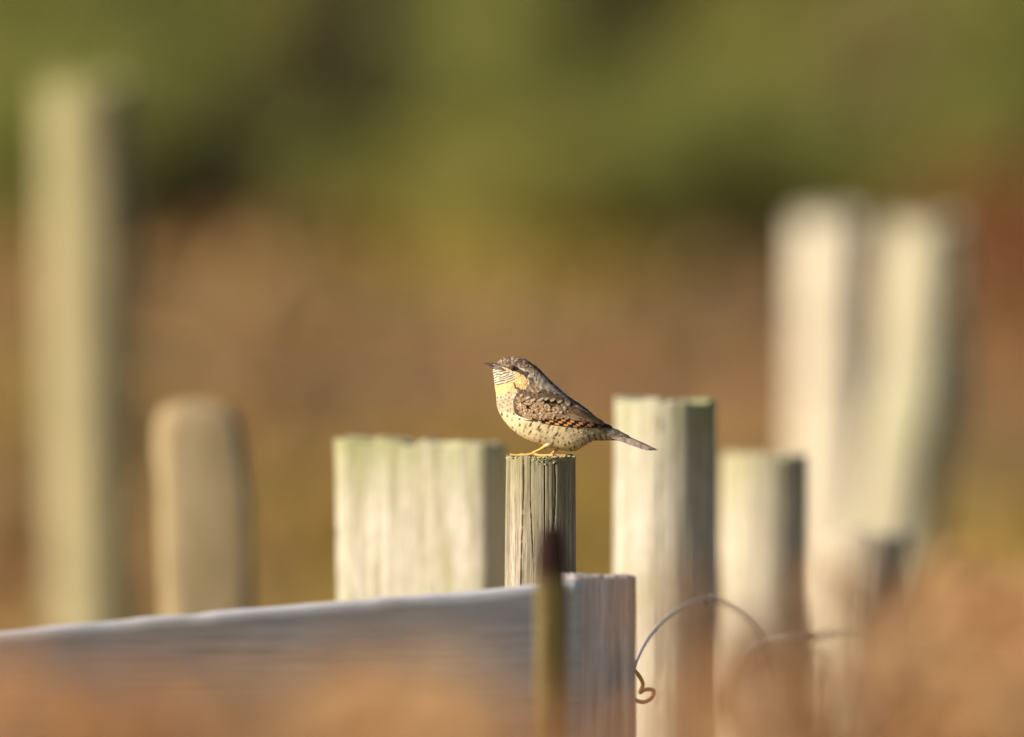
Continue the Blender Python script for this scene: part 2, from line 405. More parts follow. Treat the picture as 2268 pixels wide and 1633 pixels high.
mK = mat_wood('stake_wood', lin(122, 106, 60), lin(100, 84, 46), lin(56, 42, 28), lin(44, 24, 19), 0.10, 0.9, top_z=zt(1165, 10.9) + 0.012, seed=27.0, top_full=True)
d = 10.9; c = P(1222, 0, d)
V, F = timber(zt(1172, d), 0.0112, 0.010, rotz=0.3, power=4, seed=131, fine=0.2, nh=40, na=60, grain=0.05, cracks=3, dome=0.002,
              scale=[(0, 1.05), (zt(1300, d), 1.0), (zt(1200, d), 0.85), (zt(1172, d), 0.55)])
simple_post('thin dark brown stake standing in front of the plank', V, F, mK, (c.x, d, 0), 'thin_stake', 'stake', 'fence timbers in front')

# ------------------------------------------------------------------ wires
mWire = mat_plain('wire_metal', lin(214, 204, 194), 0.5, 0.4, 0.1)
mRust = mat_plain('rust_metal', lin(140, 96, 60), 0.75, 0.3, 0.2)
def wire(name, pts, r, mat, label, cat='wire', n=80, parent=None, seg=8):
    pts = spline([tuple(p) for p in pts], np.linspace(0, len(pts) - 1, n))
    V, F = tube(pts, [r] * n, seg)
    o = obj(name, mesh_from(name, V, F), mat, parent)
    if parent is None: relabel(o, label, cat)
    return o
bw = thing('barbed_wire', 'arched strand of grey barbed wire before the pale round posts', 'wire', (0, 0, 0))
wire('strand', [P(1352, 1640, 11.73), P(1375, 1570, 11.92), P(1402, 1482, 12.05), P(1440, 1408, 12.15), P(1500, 1352, 12.3), P(1568, 1327, 12.5), P(1628, 1352, 12.75), P(1676, 1402, 12.95),
                P(1704, 1470, 13.15), P(1700, 1540, 13.3), P(1668, 1560, 13.4), P(1650, 1500, 13.44), P(1680, 1440, 13.44), P(1760, 1420, 13.44), P(1815, 1416, 13.5),
                P(1880, 1408, 13.7), P(1950, 1402, 13.9), P(2040, 1420, 14.3), P(2140, 1440, 14.8), P(2300, 1450, 15.6)], 0.0016, mWire, '', n=220, parent=bw)
def barb(c, s, rs):
    rnd = random.Random(rs); mb = MB()
    for k in range(4):
        dv = Vector((rnd.uniform(-1, 1), rnd.uniform(-0.6, 0.6), rnd.uniform(-1, 1))).normalized() * s
        V, F = tube([c - dv * 0.15, c + dv * 0.5, c + dv], [0.0017, 0.0015, 0.0003], 6); mb.add(V, F, lin(90, 80, 74))
    V, F = tube([c + Vector((0.006 * math.sin(q * 1.9) , 0.003 * math.cos(q * 6), 0.003 * math.sin(q * 6))) for q in np.linspace(-0.7, 0.7, 14)], [0.0014] * 14, 6)
    mb.add(V, F, lin(90, 80, 74))
    obj('barb', mb.mesh('barb'), mat_attr_wire, bw)
mat_attr_wire = mat_attr('barb_metal', 0.6, 0.4)
barb(P(1812, 1418, 13.5), 0.022, 4); barb(P(1568, 1328, 12.5), 0.008, 8); barb(P(1952, 1402, 13.9), 0.020, 9)
wire('curled_tendril', [P(1401, 1483, 12.049), P(1413, 1494, 12.07), P(1424, 1515, 12.1), P(1418, 1534, 12.13), P(1430, 1528, 12.14), P(1447, 1530, 12.15), P(1444, 1546, 12.15), P(1425, 1556, 12.12), P(1395, 1548, 12.05), P(1385, 1550, 11.98)],
     0.0017, mRust, 'small rusty curl of wire poking out beside the grey upright', 'wire', n=60)
for py0, py1, lab in ((612, 700, 'thin upper fence wire strung behind between the tall posts'), (762, 838, 'thin lower fence wire strung behind between the tall posts')):
    a = P(180, py0, 18.55); b = P(1860, py1, 19.3)
    pts = [a.lerp(b, s) - Vector((0, 0, 0.03 * math.sin(math.pi * s))) for s in np.linspace(0, 1, 5)]
    wire('fence_wire', pts, 0.0022, mWire, lab, n=40, seg=6)

# ------------------------------------------------------------------ the bird
KZ = W0 / 3574.0 / 3.24                 # metres per bird-sheet unit
BO = Vector((PX, D0, PZ))               # bird origin: centre of the post top; sheet (770,1272)
def S3(zx, zy, y): return np.stack([(np.asarray(zx) - 770) * KZ, np.asarray(y) * KZ, (1272 - np.asarray(zy)) * KZ], -1)

ST = np.array([  # dorsal x,y, ventral x,y, half width  (bill base ... tail root)
 (268, 215, 232, 272, 26), (274, 196, 228, 292, 48), (290, 170, 233, 325, 74), (330, 151, 238, 372, 100), (400, 141, 244, 430, 122), (490, 138, 251, 490, 138),
 (580, 160, 261, 548, 152), (660, 208, 266, 612, 170), (740, 268, 273, 682, 192), (830, 360, 300, 765, 215), (920, 446, 350, 852, 238), (1020, 534, 440, 957, 252),
 (1120, 612, 560, 1046, 256), (1200, 665, 690, 1108, 250), (1290, 730, 850, 1153, 234), (1370, 800, 1000, 1193, 205), (1440, 858, 1120, 1202, 168), (1510, 905, 1230, 1160, 128),
 (1570, 938, 1330, 1096, 96), (1640, 970, 1480, 1085, 68), (1700, 1002, 1600, 1083, 48), (1750, 1025, 1680, 1083, 30)], float)
NU, NP = 300, 180
Us = np.linspace(0, len(ST) - 1, NU)
STI = spline(ST, Us)
PH = np.linspace(0, 2 * math.pi, NP, endpoint=False)
def body_pts(U, PHI):
    s = spline(ST, U)
    cx = (s[:, 0] + s[:, 2]) / 2; cy = (s[:, 1] + s[:, 3]) / 2; ax = (s[:, 0] - s[:, 2]) / 2; ay = (s[:, 1] - s[:, 3]) / 2
    c = np.cos(PHI); sn = np.sin(PHI); n = 2.25
    r = (np.abs(c) ** n + np.abs(sn) ** n) ** (-1 / n)
    c2 = r * c; w = r * sn
    w = w * (1 - 0.10 * c2)                       # a little fuller low down
    return cx + ax * c2, cy + ay * c2, s[:, 4] * w
UU, PP = np.meshgrid(Us, PH, indexing='ij')
bx, by, bw_ = body_pts(UU.ravel(), PP.ravel())
near = (bw_ < 5) & ((np.arange(NU * NP) // NP) % 2 == 0) & ((np.arange(NU * NP) % NP) % 3 == 0)
LX, LY, LW = bx[near], by[near], bw_[near]
# height field of the near flank on a regular sheet grid
GX0, GY0, GS = 180, 100, 10; GW, GH = 200, 125
gx = GX0 + GS * np.arange(GW); gy = GY0 + GS * np.arange(GH)
HF = np.zeros((GH, GW))
for r_ in range(GH):
    dx = gx[:, None] - LX[None, :]; dy = gy[r_] - LY[None, :]
    dd = dx * dx + dy * dy
    idx = np.argpartition(dd, 5, axis=1)[:, :5]
    wv = 1 / (np.take_along_axis(dd, idx, 1) + 4)
    HF[r_] = (LW[idx] * wv).sum(1) / wv.sum(1)
for _ in range(2):
    Hp = np.pad(HF, 1, mode='edge'); HF = (Hp[1:-1, 1:-1] * 4 + Hp[:-2, 1:-1] + Hp[2:, 1:-1] + Hp[1:-1, :-2] + Hp[1:-1, 2:]) / 8
def surfY(x, y):
    fx = np.clip((np.asarray(x, float) - GX0) / GS, 0, GW - 1.001); fy = np.clip((np.asarray(y, float) - GY0) / GS, 0, GH - 1.001)
    ix = fx.astype(int); iy = fy.astype(int); fx = fx - ix; fy = fy - iy
    return (HF[iy, ix] * (1 - fx) + HF[iy, ix + 1] * fx) * (1 - fy) + (HF[iy + 1, ix] * (1 - fx) + HF[iy + 1, ix + 1] * fx) * fy

def inpoly(x, y, poly):
    ins = np.zeros(x.shape, bool); n = len(poly)
    for i in range(n):
        x1, y1 = poly[i]; x2, y2 = poly[(i + 1) % n]
        if y1 == y2: continue
        ins ^= ((y1 > y) != (y2 > y)) & (x < (x2 - x1) * (y - y1) / (y2 - y1) + x1)
    return ins
def segd(x, y, pts):
    best = np.full(x.shape, 1e9)
    for (x1, y1), (x2, y2) in zip(pts[:-1], pts[1:]):
        vx, vy = x2 - x1, y2 - y1; t = np.clip(((x - x1) * vx + (y - y1) * vy) / (vx * vx + vy * vy), 0, 1)
        best = np.minimum(best, np.hypot(x - x1 - t * vx, y - y1 - t * vy))
    return best
UPPER = [(180, 60), (180, 190), (262, 214), (390, 256), (460, 266), (560, 296), (626, 320), (640, 440), (590, 505), (530, 528), (490, 560), (470, 640), (480, 720), (490, 790),
         (700, 850), (900, 885), (1150, 930), (1420, 945), (1540, 1060), (1700, 1080), (1900, 1200), (2300, 1300), (2300, 60)]
YELLOW = [(225, 395), (330, 380), (440, 340), (500, 325), (560, 350), (612, 395), (634, 432), (612, 482), (545, 518), (430, 526), (335, 548), (262, 600), (230, 480)]
THROAT = [(200, 262), (370, 300), (440, 312), (490, 335), (455, 400), (330, 440), (215, 452)]
def marks(x, y, sp_a, sp_b, rx, ry, seed, tilt=0.0, jit=0.5, ca=0.8, sa=0.6):
    A = (x * ca + y * sa) / sp_a; B = (-x * sa + y * ca) / sp_b
    ia = np.floor(A); ib = np.floor(B); m = np.zeros(x.shape)
    for da in (-1, 0, 1):
        for db in (-1, 0, 1):
            ja = ia + da; jb = ib + db
            u = ja + 0.5 + 0.5 * (jb % 2) - 0.25 + jit * (hash2(ja, jb, seed) - 0.5); v = jb + 0.5 + jit * (hash2(ja, jb, seed + 1) - 0.5)
            mx = (u * sp_a * ca - v * sp_b * sa); my = (u * sp_a * sa + v * sp_b * ca)
            s = 0.7 + 0.6 * hash2(ja, jb, seed + 2)
            ex = (x - mx) + tilt * (y - my); ey = y - my
            w = rx * s * (0.55 + 0.75 * np.clip(ey / ry, -1, 1))          # arrowhead: wider at its lower end
            m = np.maximum(m, sstep(1.15, 0.7, np.hypot(ex / np.maximum(w, 3), ey / (ry * s))))
    return m
def plumage(x, y, jit=None):
    x = np.asarray(x, float); y = np.asarray(y, float)
    C = np.zeros(x.shape + (3,)); n1 = vnoise(x / 13, y / 13, 1); n2 = vnoise(x / 40, y / 40, 2); n3 = vnoise(x / 7, y / 22, 4)
    def mixc(m, c):
        nonlocal C
        m = np.asarray(m, float)[..., None]; C = C * (1 - m) + np.asarray(c) * m
    belly = lin(240, 214, 162)
    C[:] = belly; C *= (0.9 + 0.16 * n2)[..., None]
    mixc(sstep(1000, 1300, x) * 0.35, lin(206, 180, 126))
    # grey-buff scaly breast side
    br = sstep(1.15, 0.75, np.hypot((x - 395) / 150, (y - 640) / 140)); mixc(br * 0.8, lin(176, 152, 118)); mixc(br * sstep(0.5, 0.75, n1) * 0.6, lin(214, 196, 160))
    mixc(br * marks(x, y, 46, 42, 14, 12, 31) * 0.75, lin(80, 62, 46))
    ps = sstep(1.1, 0.6, np.hypot((x - 475) / 55, (y - 605) / 60)); mixc(ps * sstep(0.35, 0.6, n1) * 0.8, lin(232, 220, 198))
    # belly arrow marks, flank bars
    bz = sstep(600, 720, y) * (1 - br * 0.6)
    mk = marks(x, y, 78, 64, 14, 23, 11)
    fl = sstep(1.1, 0.8, np.hypot((x - 850) / 300, (y - 930) / 120)); mk2 = marks(x, y, 68, 84, 15, 42, 13, tilt=0.5)
    mixc(bz * np.maximum(mk * (1 - fl) * 0.9, mk2 * fl), lin(50, 36, 24))
    mixc(fl * sstep(0.5, 0.8, vnoise(x / 20, y / 34, 61)) * 0.35, lin(176, 146, 98))
    # vent and undertail
    ut = sstep(1230, 1330, x + (y - 1050) * 0.25); mixc(ut * 0.55, lin(186, 168, 128))
    bars = sstep(0.2, 0.7, np.sin((x * 0.95 - y * 0.35) / 62 * 2 * math.pi)); mixc(ut * bars * sstep(985, 1040, y) * 0.8, lin(70, 56, 40))
    # upper side
    up = inpoly(x + 16 * (n1 - 0.5), y + 16 * (n2 - 0.5), UPPER)
    brown = lin(158, 128, 98)
    mixc(up, brown)
    hd = up & (x < 700) & (y < 330 + (x - 300) * 0.35)
    mixc(hd * 1.0, lin(142, 116, 92))
    mixc(hd * sstep(0.55, 0.75, n1) * 0.8, lin(206, 184, 152))
    mixc(hd * sstep(0.42, 0.25, vnoise(x / 17, y / 24, 6)) * 0.75, lin(62, 46, 34))
    fh = hd & (x < 420); mixc(fh * sstep(0.4, 0.7, n1) * 0.45, lin(196, 160, 116))
    mt = sstep(1.1, 0.7, np.hypot(((x - 850) * 0.8 + (y - 480) * 0.6) / 300, (-(x - 850) * 0.6 + (y - 480) * 0.8) / 105)) * up
    mixc(mt * 0.9, lin(200, 180, 152)); mixc(mt * sstep(0.5, 0.8, vnoise((x + y) / 26, (x - y) / 13, 41)) * 0.6, lin(116, 96, 78))
    dl = segd(x, y, [(600, 150), (700, 222), (800, 318), (900, 420), (1040, 545), (1180, 645), (1330, 760), (1480, 880)])
    mixc(up * sstep(46, 14, dl + 18 * (n1 - 0.5)) * sstep(540, 660, x) * 0.9, lin(48, 40, 34))
    mixc(up * sstep(0.72, 0.85, n1) * sstep(60, 20, dl) * 0.7, lin(190, 182, 170))
    tl = sstep(1450, 1560, x) * up; mixc(tl * 0.8, lin(150, 134, 116))
    mixc(up * sstep(0.5, 0.2, n3) * 0.35, lin(74, 56, 42))
    # yellow ear coverts and throat
    ye = inpoly(x + 10 * (n1 - 0.5), y + 10 * (n2 - 0.5), YELLOW); mixc(ye, lin(228, 192, 126)); mixc(ye * sstep(0.6, 0.8, n1) * 0.4, lin(176, 136, 82))
    th = inpoly(x + 6 * (n1 - 0.5), y, THROAT); mixc(th, lin(218, 202, 168))
    ph = (y + 0.30 * (x - 240) + 10 * (n2 - 0.5) + 6 * np.sin(x / 34)) / 27.0 + 0.5 * (vnoise(x / 45, y / 45, 78) - 0.5)
    lines = sstep(0.05, 0.6, np.sin(ph * 2 * math.pi)) * inpoly(x, y, [(200, 262), (370, 300), (470, 318), (470, 395), (340, 455), (215, 470)])
    mixc(lines * 0.95 * sstep(0.05, 0.3, vnoise(x / 26, y / 16, 77)), lin(44, 36, 32))
    mixc(sstep(14, 5, segd(x, y, [(468, 436), (480, 470), (484, 496)]) + 6 * (n1 - 0.5)), lin(46, 32, 22))
    # moustache, lores, eye stripe, supercilium
    mixc(sstep(15, 7, segd(x, y, [(278, 228), (330, 258), (400, 298)])) * 0.9, lin(206, 180, 132))
    mixc(inpoly(x, y, [(200, 225), (275, 212), (300, 236), (345, 268), (388, 302), (330, 294), (260, 284), (200, 272)]), lin(112, 90, 76))
    mixc(sstep(13, 5, segd(x, y, [(272, 214), (330, 240), (400, 262)])) * 0.9, lin(56, 38, 26))
    es = inpoly(x + 10 * (n1 - 0.5), y + 10 * (n2 - 0.5), [(385, 262), (430, 236), (505, 262), (560, 300), (628, 306), (630, 352), (606, 396), (585, 352), (540, 338), (500, 316), (440, 296)])
    mixc(es * 0.92, lin(60, 36, 22)); mixc(es * sstep(0.6, 0.8, n1) * 0.4, lin(120, 80, 48))
    mixc(sstep(12, 5, segd(x, y, [(500, 248), (530, 266), (590, 294)])) * 0.85, lin(222, 206, 176))
    mixc(sstep(9, 3, segd(x, y, [(425, 296), (470, 312), (520, 326)])) * 0.8, lin(230, 204, 150))
    mixc(sstep(24, 10, segd(x, y, [(640, 380), (680, 400), (690, 450)])) * 0.7, lin(84, 58, 42))
    C = C * (0.86 + 0.26 * vnoise(x / 9, y / 9, 9))[..., None]
    return np.clip(C, 0, 1)

FEATH = mat_attr('feather_mat', 0.7, 0.2, nscale=2500, jitter=0.22)
bird = thing('perched_bird', 'small brown mottled bird with buff barred belly and long grey tail, perched on slim post', 'bird', BO)
# body: one continuous skin
V = S3(bx, by, bw_).reshape(NU, NP, 3)
Fb = [(i * NP + j, (i + 1) * NP + j, (i + 1) * NP + (j + 1) % NP, i * NP + (j + 1) % NP) for i in range(NU - 1) for j in range(NP)]
Fb.append(tuple(range(NP))); Fb.append(tuple((NU - 1) * NP + j for j in range(NP))[::-1])
body = obj('body', mesh_from('bird_body', V.reshape(-1, 3), Fb, plumage(bx, by)), FEATH, bird)

def contour_feathers():
    rnd = np.random.RandomState(4); mb_v = []; mb_f = []; mb_c = []; off = 0
    n = 9000
    u = rnd.uniform(0.6, len(ST) - 1.6, n); ph = rnd.uniform(0, 2 * math.pi, n)
    xb, yb, _w = body_pts(u, ph)
    keep = ~inpoly(xb, yb, [(180, 215), (272, 205), (300, 230), (350, 268), (392, 304), (330, 296), (255, 286), (180, 276)])
    keep &= rnd.rand(n) < np.clip(0.35 + 0.65 * (spline(ST, u)[:, 4] / 200), 0, 1); u, ph = u[keep], ph[keep]
    order = np.argsort(-u); u, ph = u[order], ph[order]
    e = 0.02; nn = len(u)
    bxx, byy, bww = body_pts(np.concatenate([u, u + e, u]), np.concatenate([ph, ph, ph + e]))
    PT = np.stack([bxx, bww, byy], 1).reshape(3, nn, 3); SC = spline(ST, u)
    for qi, (ui, pi) in enumerate(zip(u, ph)):
        head = 1 - sstep(5.5, 9.5, ui)
        L = (58 * (1 - head) + 26 * head) * rnd.uniform(0.8, 1.25); Wd = (19 * (1 - head) + 10 * head) * rnd.uniform(0.8, 1.2)
        p = PT[:, qi]                                                   # sheet space (x, depth, down)
        tu = p[1] - p[0]; tv = p[2] - p[0]
        ln = np.linalg.norm(tu)
        if ln < 1e-6: continue
        nrm = np.cross(tu, tv); nl = np.linalg.norm(nrm)
        if nl < 1e-9: continue
        nrm /= nl
        s_c = SC[qi]; cen = np.array([(s_c[0] + s_c[2]) / 2, 0, (s_c[1] + s_c[3]) / 2])
        if np.dot(nrm, p[0] - cen) < 0: nrm = -nrm
        # lie of the feather: rearward; swing towards the tail axis
        dirv = tu / ln * 0.8 + np.array([0.75, 0, 0.45]) * (0.6 if ui > 8 else 0.35)
        dirv -= nrm * np.dot(dirv, nrm); dirv /= np.linalg.norm(dirv)
        dirv = dirv + rnd.normal(0, 0.10, 3); dirv -= nrm * np.dot(dirv, nrm); dirv /= np.linalg.norm(dirv)
        side = np.cross(nrm, dirv)
        vent = sstep(13.5, 15.5, ui) * sstep(0.2, 0.8, -math.cos(pi))
        L *= 1 + 0.9 * vent * rnd.rand()
        lift = (5 + (8 - 5 * sstep(0.3, -0.3, math.cos(pi))) * rnd.rand()) * (1 - 0.35 * head) + 6 * vent * rnd.rand()
        rows = []
        for s, wd in ((0, 0.55), (0.35, 1.0), (0.7, 0.85), (0.92, 0.45), (1.0, 0.08)):
            for t in (-1, 0, 1):
                rows.append(p[0] + dirv * (L * s) + side * (Wd * wd * t) + nrm * (-2 + lift * s - 1.6 * abs(t) - 0.0018 * (L * s) ** 2))
        rows = np.array(rows)
        mb_v.append(rows); vd = sstep(0.1, -0.5, math.cos(pi)) * sstep(7, 9, ui); mb_c.append(rnd.uniform(0.74 + 0.16 * vd, 1.12 - 0.04 * vd))
        for a in range(4):
            for b in range(2):
                i0 = off + a * 3 + b; mb_f.append((i0, i0 + 1, i0 + 4, i0 + 3))
        off += 15
    A = np.concatenate(mb_v); V = S3(A[:, 0], A[:, 2], A[:, 1]); C = plumage(A[:, 0], A[:, 2]) * np.repeat(mb_c, 15)[:, None]
    obj('contour_plumage', mesh_from('contour_plumage', V, mb_f, C), FEATH, body, kind='stuff')
contour_feathers()

# ---- wing: base shell, then each feather its own object
def feather(path, width, off0, off1, colfn, ns=14, nt=7, tipround=0.25, name='feather', basew=0.5, surf=surfY, camber=4.0):
    """path: sheet polyline; colfn(s, t, x, y) -> rgb; returns mesh laid on the flank"""
    pts = spline(path, np.linspace(0, len(path) - 1, ns)); tg = np.gradient(pts, axis=0); tg /= np.linalg.norm(tg, axis=1)[:, None] + 1e-9
    s = np.linspace(0, 1, ns); wd = width * (basew + (1 - basew) * sstep(0, 0.4, s)) * np.sqrt(np.clip(1 - (np.clip(s - (1 - tipround), 0, 1) / tipround) ** 2, 0.004, 1))
    t = np.linspace(-1, 1, nt)
    X = pts[:, 0:1] - tg[:, 1:2] * wd[:, None] * t; Y = pts[:, 1:2] + tg[:, 0:1] * wd[:, None] * t
    O = off0 + (off1 - off0) * s[:, None] + camber * (1 - t * t)
    Yd = surf(X, Y) - O
    S_, T_ = np.meshgrid(s, t, indexing='ij')
    C = colfn(S_, T_, X, Y)
    V = S3(X, Y, Yd).reshape(-1, 3)
    F = [(i * nt + j, i * nt + j + 1, (i + 1) * nt + j + 1, (i + 1) * nt + j) for i in range(ns - 1) for j in range(nt - 1)]
    return mesh_from(name, V, F, C.reshape(-1, 3))
wing = None
topc = [(455, 640), (500, 560), (600, 545), (720, 560), (900, 590), (1080, 618), (1200, 672), (1300, 742), (1400, 832), (1480, 885), (1572, 936)]
botc = [(460, 700), (480, 780), (540, 830), (660, 850), (800, 856), (900, 888), (1060, 915), (1200, 928), (1330, 936), (1450, 940), (1578, 941)]
def wing_shell():
    nu, nv = 60, 18
    a = spline(topc, np.linspace(0, 10, nu)); b = spline(botc, np.linspace(0, 10, nu)); v = np.linspace(0, 1, nv)
    X = a[:, 0:1] * (1 - v) + b[:, 0:1] * v; Y = a[:, 1:2] * (1 - v) + b[:, 1:2] * v
    edge = np.minimum(sstep(0, 0.12, v), sstep(1.0, 0.88, v))[None, :] * sstep(0, 0.08, np.linspace(0, 1, nu))[:, None]
    Yd = surfY(X, Y) - 1 - 9 * edge
    n = nu * nv; V = np.concatenate([S3(X, Y, Yd).reshape(-1, 3), S3(X, Y, surfY(X, Y) + 6).reshape(-1, 3)])
    F = []
    for i in range(nu - 1):
        for j in range(nv - 1):
            q = (i * nv + j, (i + 1) * nv + j, (i + 1) * nv + j + 1, i * nv + j + 1); F.append(q); F.append(tuple(n + k for k in q[::-1]))
    rim = [i * nv for i in range(nu)] + [(nu - 1) * nv + j for j in range(1, nv)] + [i * nv + nv - 1 for i in range(nu - 2, -1, -1)] + [j for j in range(nv - 2, 0, -1)]
    for p, q in zip(rim, rim[1:] + rim[:1]): F.append((p, q, n + q, n + p))
    C = np.concatenate([np.tile(lin(96, 72, 50), (n, 1)) * (0.7 + 0.6 * vnoise(X / 14, Y / 14, 3)).reshape(-1, 1)] * 2)
    return mesh_from('wing_shell', V, F, C)
wing_me = wing_shell()
feathers = []
def brownish(rs, tip=None, dark=0.0, base=(190, 150, 108)):
    rnd = random.Random(rs); k = rnd.uniform(0.82, 1.15); b0 = lin(*base) * k; sd = rs % 97
    def fn(S_, T_, X, Y):
        C = np.tile(b0, S_.shape + (1,)); nz = vnoise(X / 15, Y / 13, sd); nf = vnoise(X / 24, Y / 15, sd + 3)
        C *= (0.55 + 0.85 * nz)[..., None]
        m = (sstep(0.5, 0.75, nf) * 0.6)[..., None]; C = C * (1 - m) + lin(96, 68, 46) * m
        m = (sstep(0.16, 0.04, np.abs(T_)) * sstep(0.95, 0.6, S_) * 0.55)[..., None]; C = C * (1 - m) + lin(60, 42, 30) * m
        m = (sstep(0.68, 0.98, np.abs(T_)) * 0.45 + sstep(0.25, 0.1, nf) * 0.5)[..., None].clip(0, 1); C = C * (1 - m) + lin(204, 178, 142) * m
        if dark: C = C * (1 - dark) + lin(52, 38, 28) * dark
        if tip is not None:
            d = np.hypot((S_ - 0.86) / 0.20, T_ / 1.15)
            m = (sstep(1.35, 1.1, d) * sstep(0.98, 0.7, S_) * 0.42)[..., None]; C = C * (1 - m) + lin(56, 40, 30) * m
            m = sstep(1.0, 0.8, d)[..., None]; C = C * (1 - m) + (lin(*tip) * (0.75 + 0.4 * nz)[..., None]) * m
        return C
    return fn
def flight(rs, per, phase):
    def fn(S_, T_, X, Y):
        C = np.tile(lin(40, 27, 19), S_.shape + (1,)) * (0.8 + 0.5 * vnoise(X / 10, Y / 10, rs))[..., None]
        L = (X - 820) / per + phase
        bar = sstep(-0.1, 0.35, np.sin(L * 2 * math.pi)) * sstep(0.97, 0.72, np.abs(T_)) * sstep(0.97, 0.80, S_)
        fade = sstep(1520, 1280, X)[..., None] * bar[..., None]
        return C * (1 - fade) + lin(236, 164, 98) * fade
    return fn
# flight feathers, lowest first (primaries), upper ones lie over them
for kf in range(5):
    s0 = (775 + 30 * kf, 870 - 16 * kf); mid_ = (1010 + 40 * kf, 901 - 21 * kf); e = (1240 + 84 * kf, 925 + 3 * kf)
    feathers.append(('flight_feather', feather([s0, mid_, e], 19, 11 + 3.0 * kf, 13 + 3.0 * kf, flight(kf + 40, 104 - 3 * kf, 0.5 * (kf % 2) + 0.08 * kf), ns=80, nt=11, tipround=0.10, basew=0.9, camber=2)))
# tertials and secondaries: brown, vermiculated, dark towards the wing tip
for kf in range(7):
    s0 = (830 + 40 * kf, 742 - 10 * kf); e = (1190 + 50 * kf, 832 + 11 * kf); m_ = ((s0[0] + e[0]) / 2, (s0[1] + e[1]) / 2 - 4)
    feathers.append(('tertial_feather', feather([s0, m_, e], 34 - 1.5 * kf, 20 + 2 * kf, 31 + 1.2 * kf, brownish(60 + kf, None, 0.03 + 0.06 * kf, (172, 136, 94)), ns=30, nt=9, tipround=0.22)))
# covert rows, rearmost first
rndw = random.Random(17)
rows = [  # start, end of the row, count, length, width, direction (deg below horizontal), pale-tip chance
 ((1060, 772), (1300, 782), 6, 95, 25, 28, 0.25), ((960, 740), (1280, 752), 8, 100, 25, 28, 0.35), ((860, 782), (1020, 798), 5, 90, 24, 16, 0.2),
 ((700, 812), (860, 818), 6, 84, 21, 12, 0.25), ((860, 730), (1180, 702), 8, 96, 25, 26, 0.35), ((680, 760), (880, 790), 6, 86, 23, 14, 0.45),
 ((560, 812), (760, 826), 6, 76, 19, 10, 0.35), ((640, 700), (880, 730), 7, 84, 24, 18, 0.3), ((520, 770), (700, 796), 6, 70, 20, 14, 0.55),
 ((560, 650), (820, 680), 8, 80, 24, 20, 0.25), ((490, 715), (640, 740), 5, 66, 21, 20, 0.6), ((500, 600), (760, 628), 8, 72, 23, 22, 0.25), ((480, 650), (560, 690), 4, 60, 20, 24, 0.5)]
tips = [(196, 168, 130), (182, 152, 114), (200, 178, 144)]
li = 0
for (p0, p1, cnt, L, wd, ang_, pt) in rows:
    li += 1
    for q in range(cnt - 1, -1, -1):
        f = (q + 0.5) / cnt; x0 = p0[0] + (p1[0] - p0[0]) * f + rndw.uniform(-9, 9); y0 = p0[1] + (p1[1] - p0[1]) * f + rndw.uniform(-9, 9)
        a = math.radians(ang_ + rndw.uniform(-8, 8)); l = L * rndw.uniform(0.85, 1.15)
        pth = [(x0 - l * 0.25 * math.cos(a), y0 - l * 0.25 * math.sin(a)), (x0 + l * 0.35 * math.cos(a), y0 + l * 0.35 * math.sin(a)), (x0 + l * 0.9 * math.cos(a + 0.05), y0 + l * 0.9 * math.sin(a + 0.05))]
        tp = rndw.choice(tips) if rndw.random() < pt else None
        feathers.append(('covert_feather', feather(pth, wd, 14 + li * 1.1, 25 + li * 1.1 + rndw.uniform(0, 5), brownish(200 + li * 20 + q, tip=tp, dark=rndw.choice([0, 0, .12, .25])), ns=15, nt=7, tipround=0.4)))
# scapulars: the line of big pale oval spots under a black band
for i_, (x1, y1, w1) in enumerate([(1080, 668, 24), (1044, 712, 22), (996, 756, 22), (1035, 700, 20), (985, 636, 32), (905, 616, 34), (832, 606, 28), (772, 610, 40), (682, 618, 33), (622, 592, 28), (548, 566, 22), (742, 522, 20), (680, 516, 18)]):
    a = math.radians(60 if i_ > 3 else 58); l = 118 if i_ < 11 else 70
    pth = [(x1 - l * 0.8 * math.cos(a), y1 - l * 0.8 * math.sin(a)), (x1 - l * 0.25 * math.cos(a), y1 - l * 0.25 * math.sin(a)), (x1 + l * 0.16 * math.cos(a), y1 + l * 0.16 * math.sin(a) + 6)]
    feathers.append(('scapular_feather', feather(pth, w1 * 1.12, 26 + i_, 42 + i_ * 0.6, brownish(500 + i_, tip=(186, 165, 134), dark=0.62 if 3 < i_ < 11 else 0.3), ns=24, nt=9, tipround=0.30)))
# pale leading edge under the bend of the wing
feathers.append(('edge_feather', feather([(492, 792), (530, 822), (600, 844), (690, 852)], 9, 20, 22, lambda S_, T_, X, Y: np.tile(lin(240, 226, 200), S_.shape + (1,)), ns=20, nt=5, tipround=0.5)))
for side in (1, -1):
    wg = obj('wing', wing_me, FEATH, bird); wg.scale = (1, side, 1)
    for nm, me in feathers: obj(nm, me, FEATH, wg)

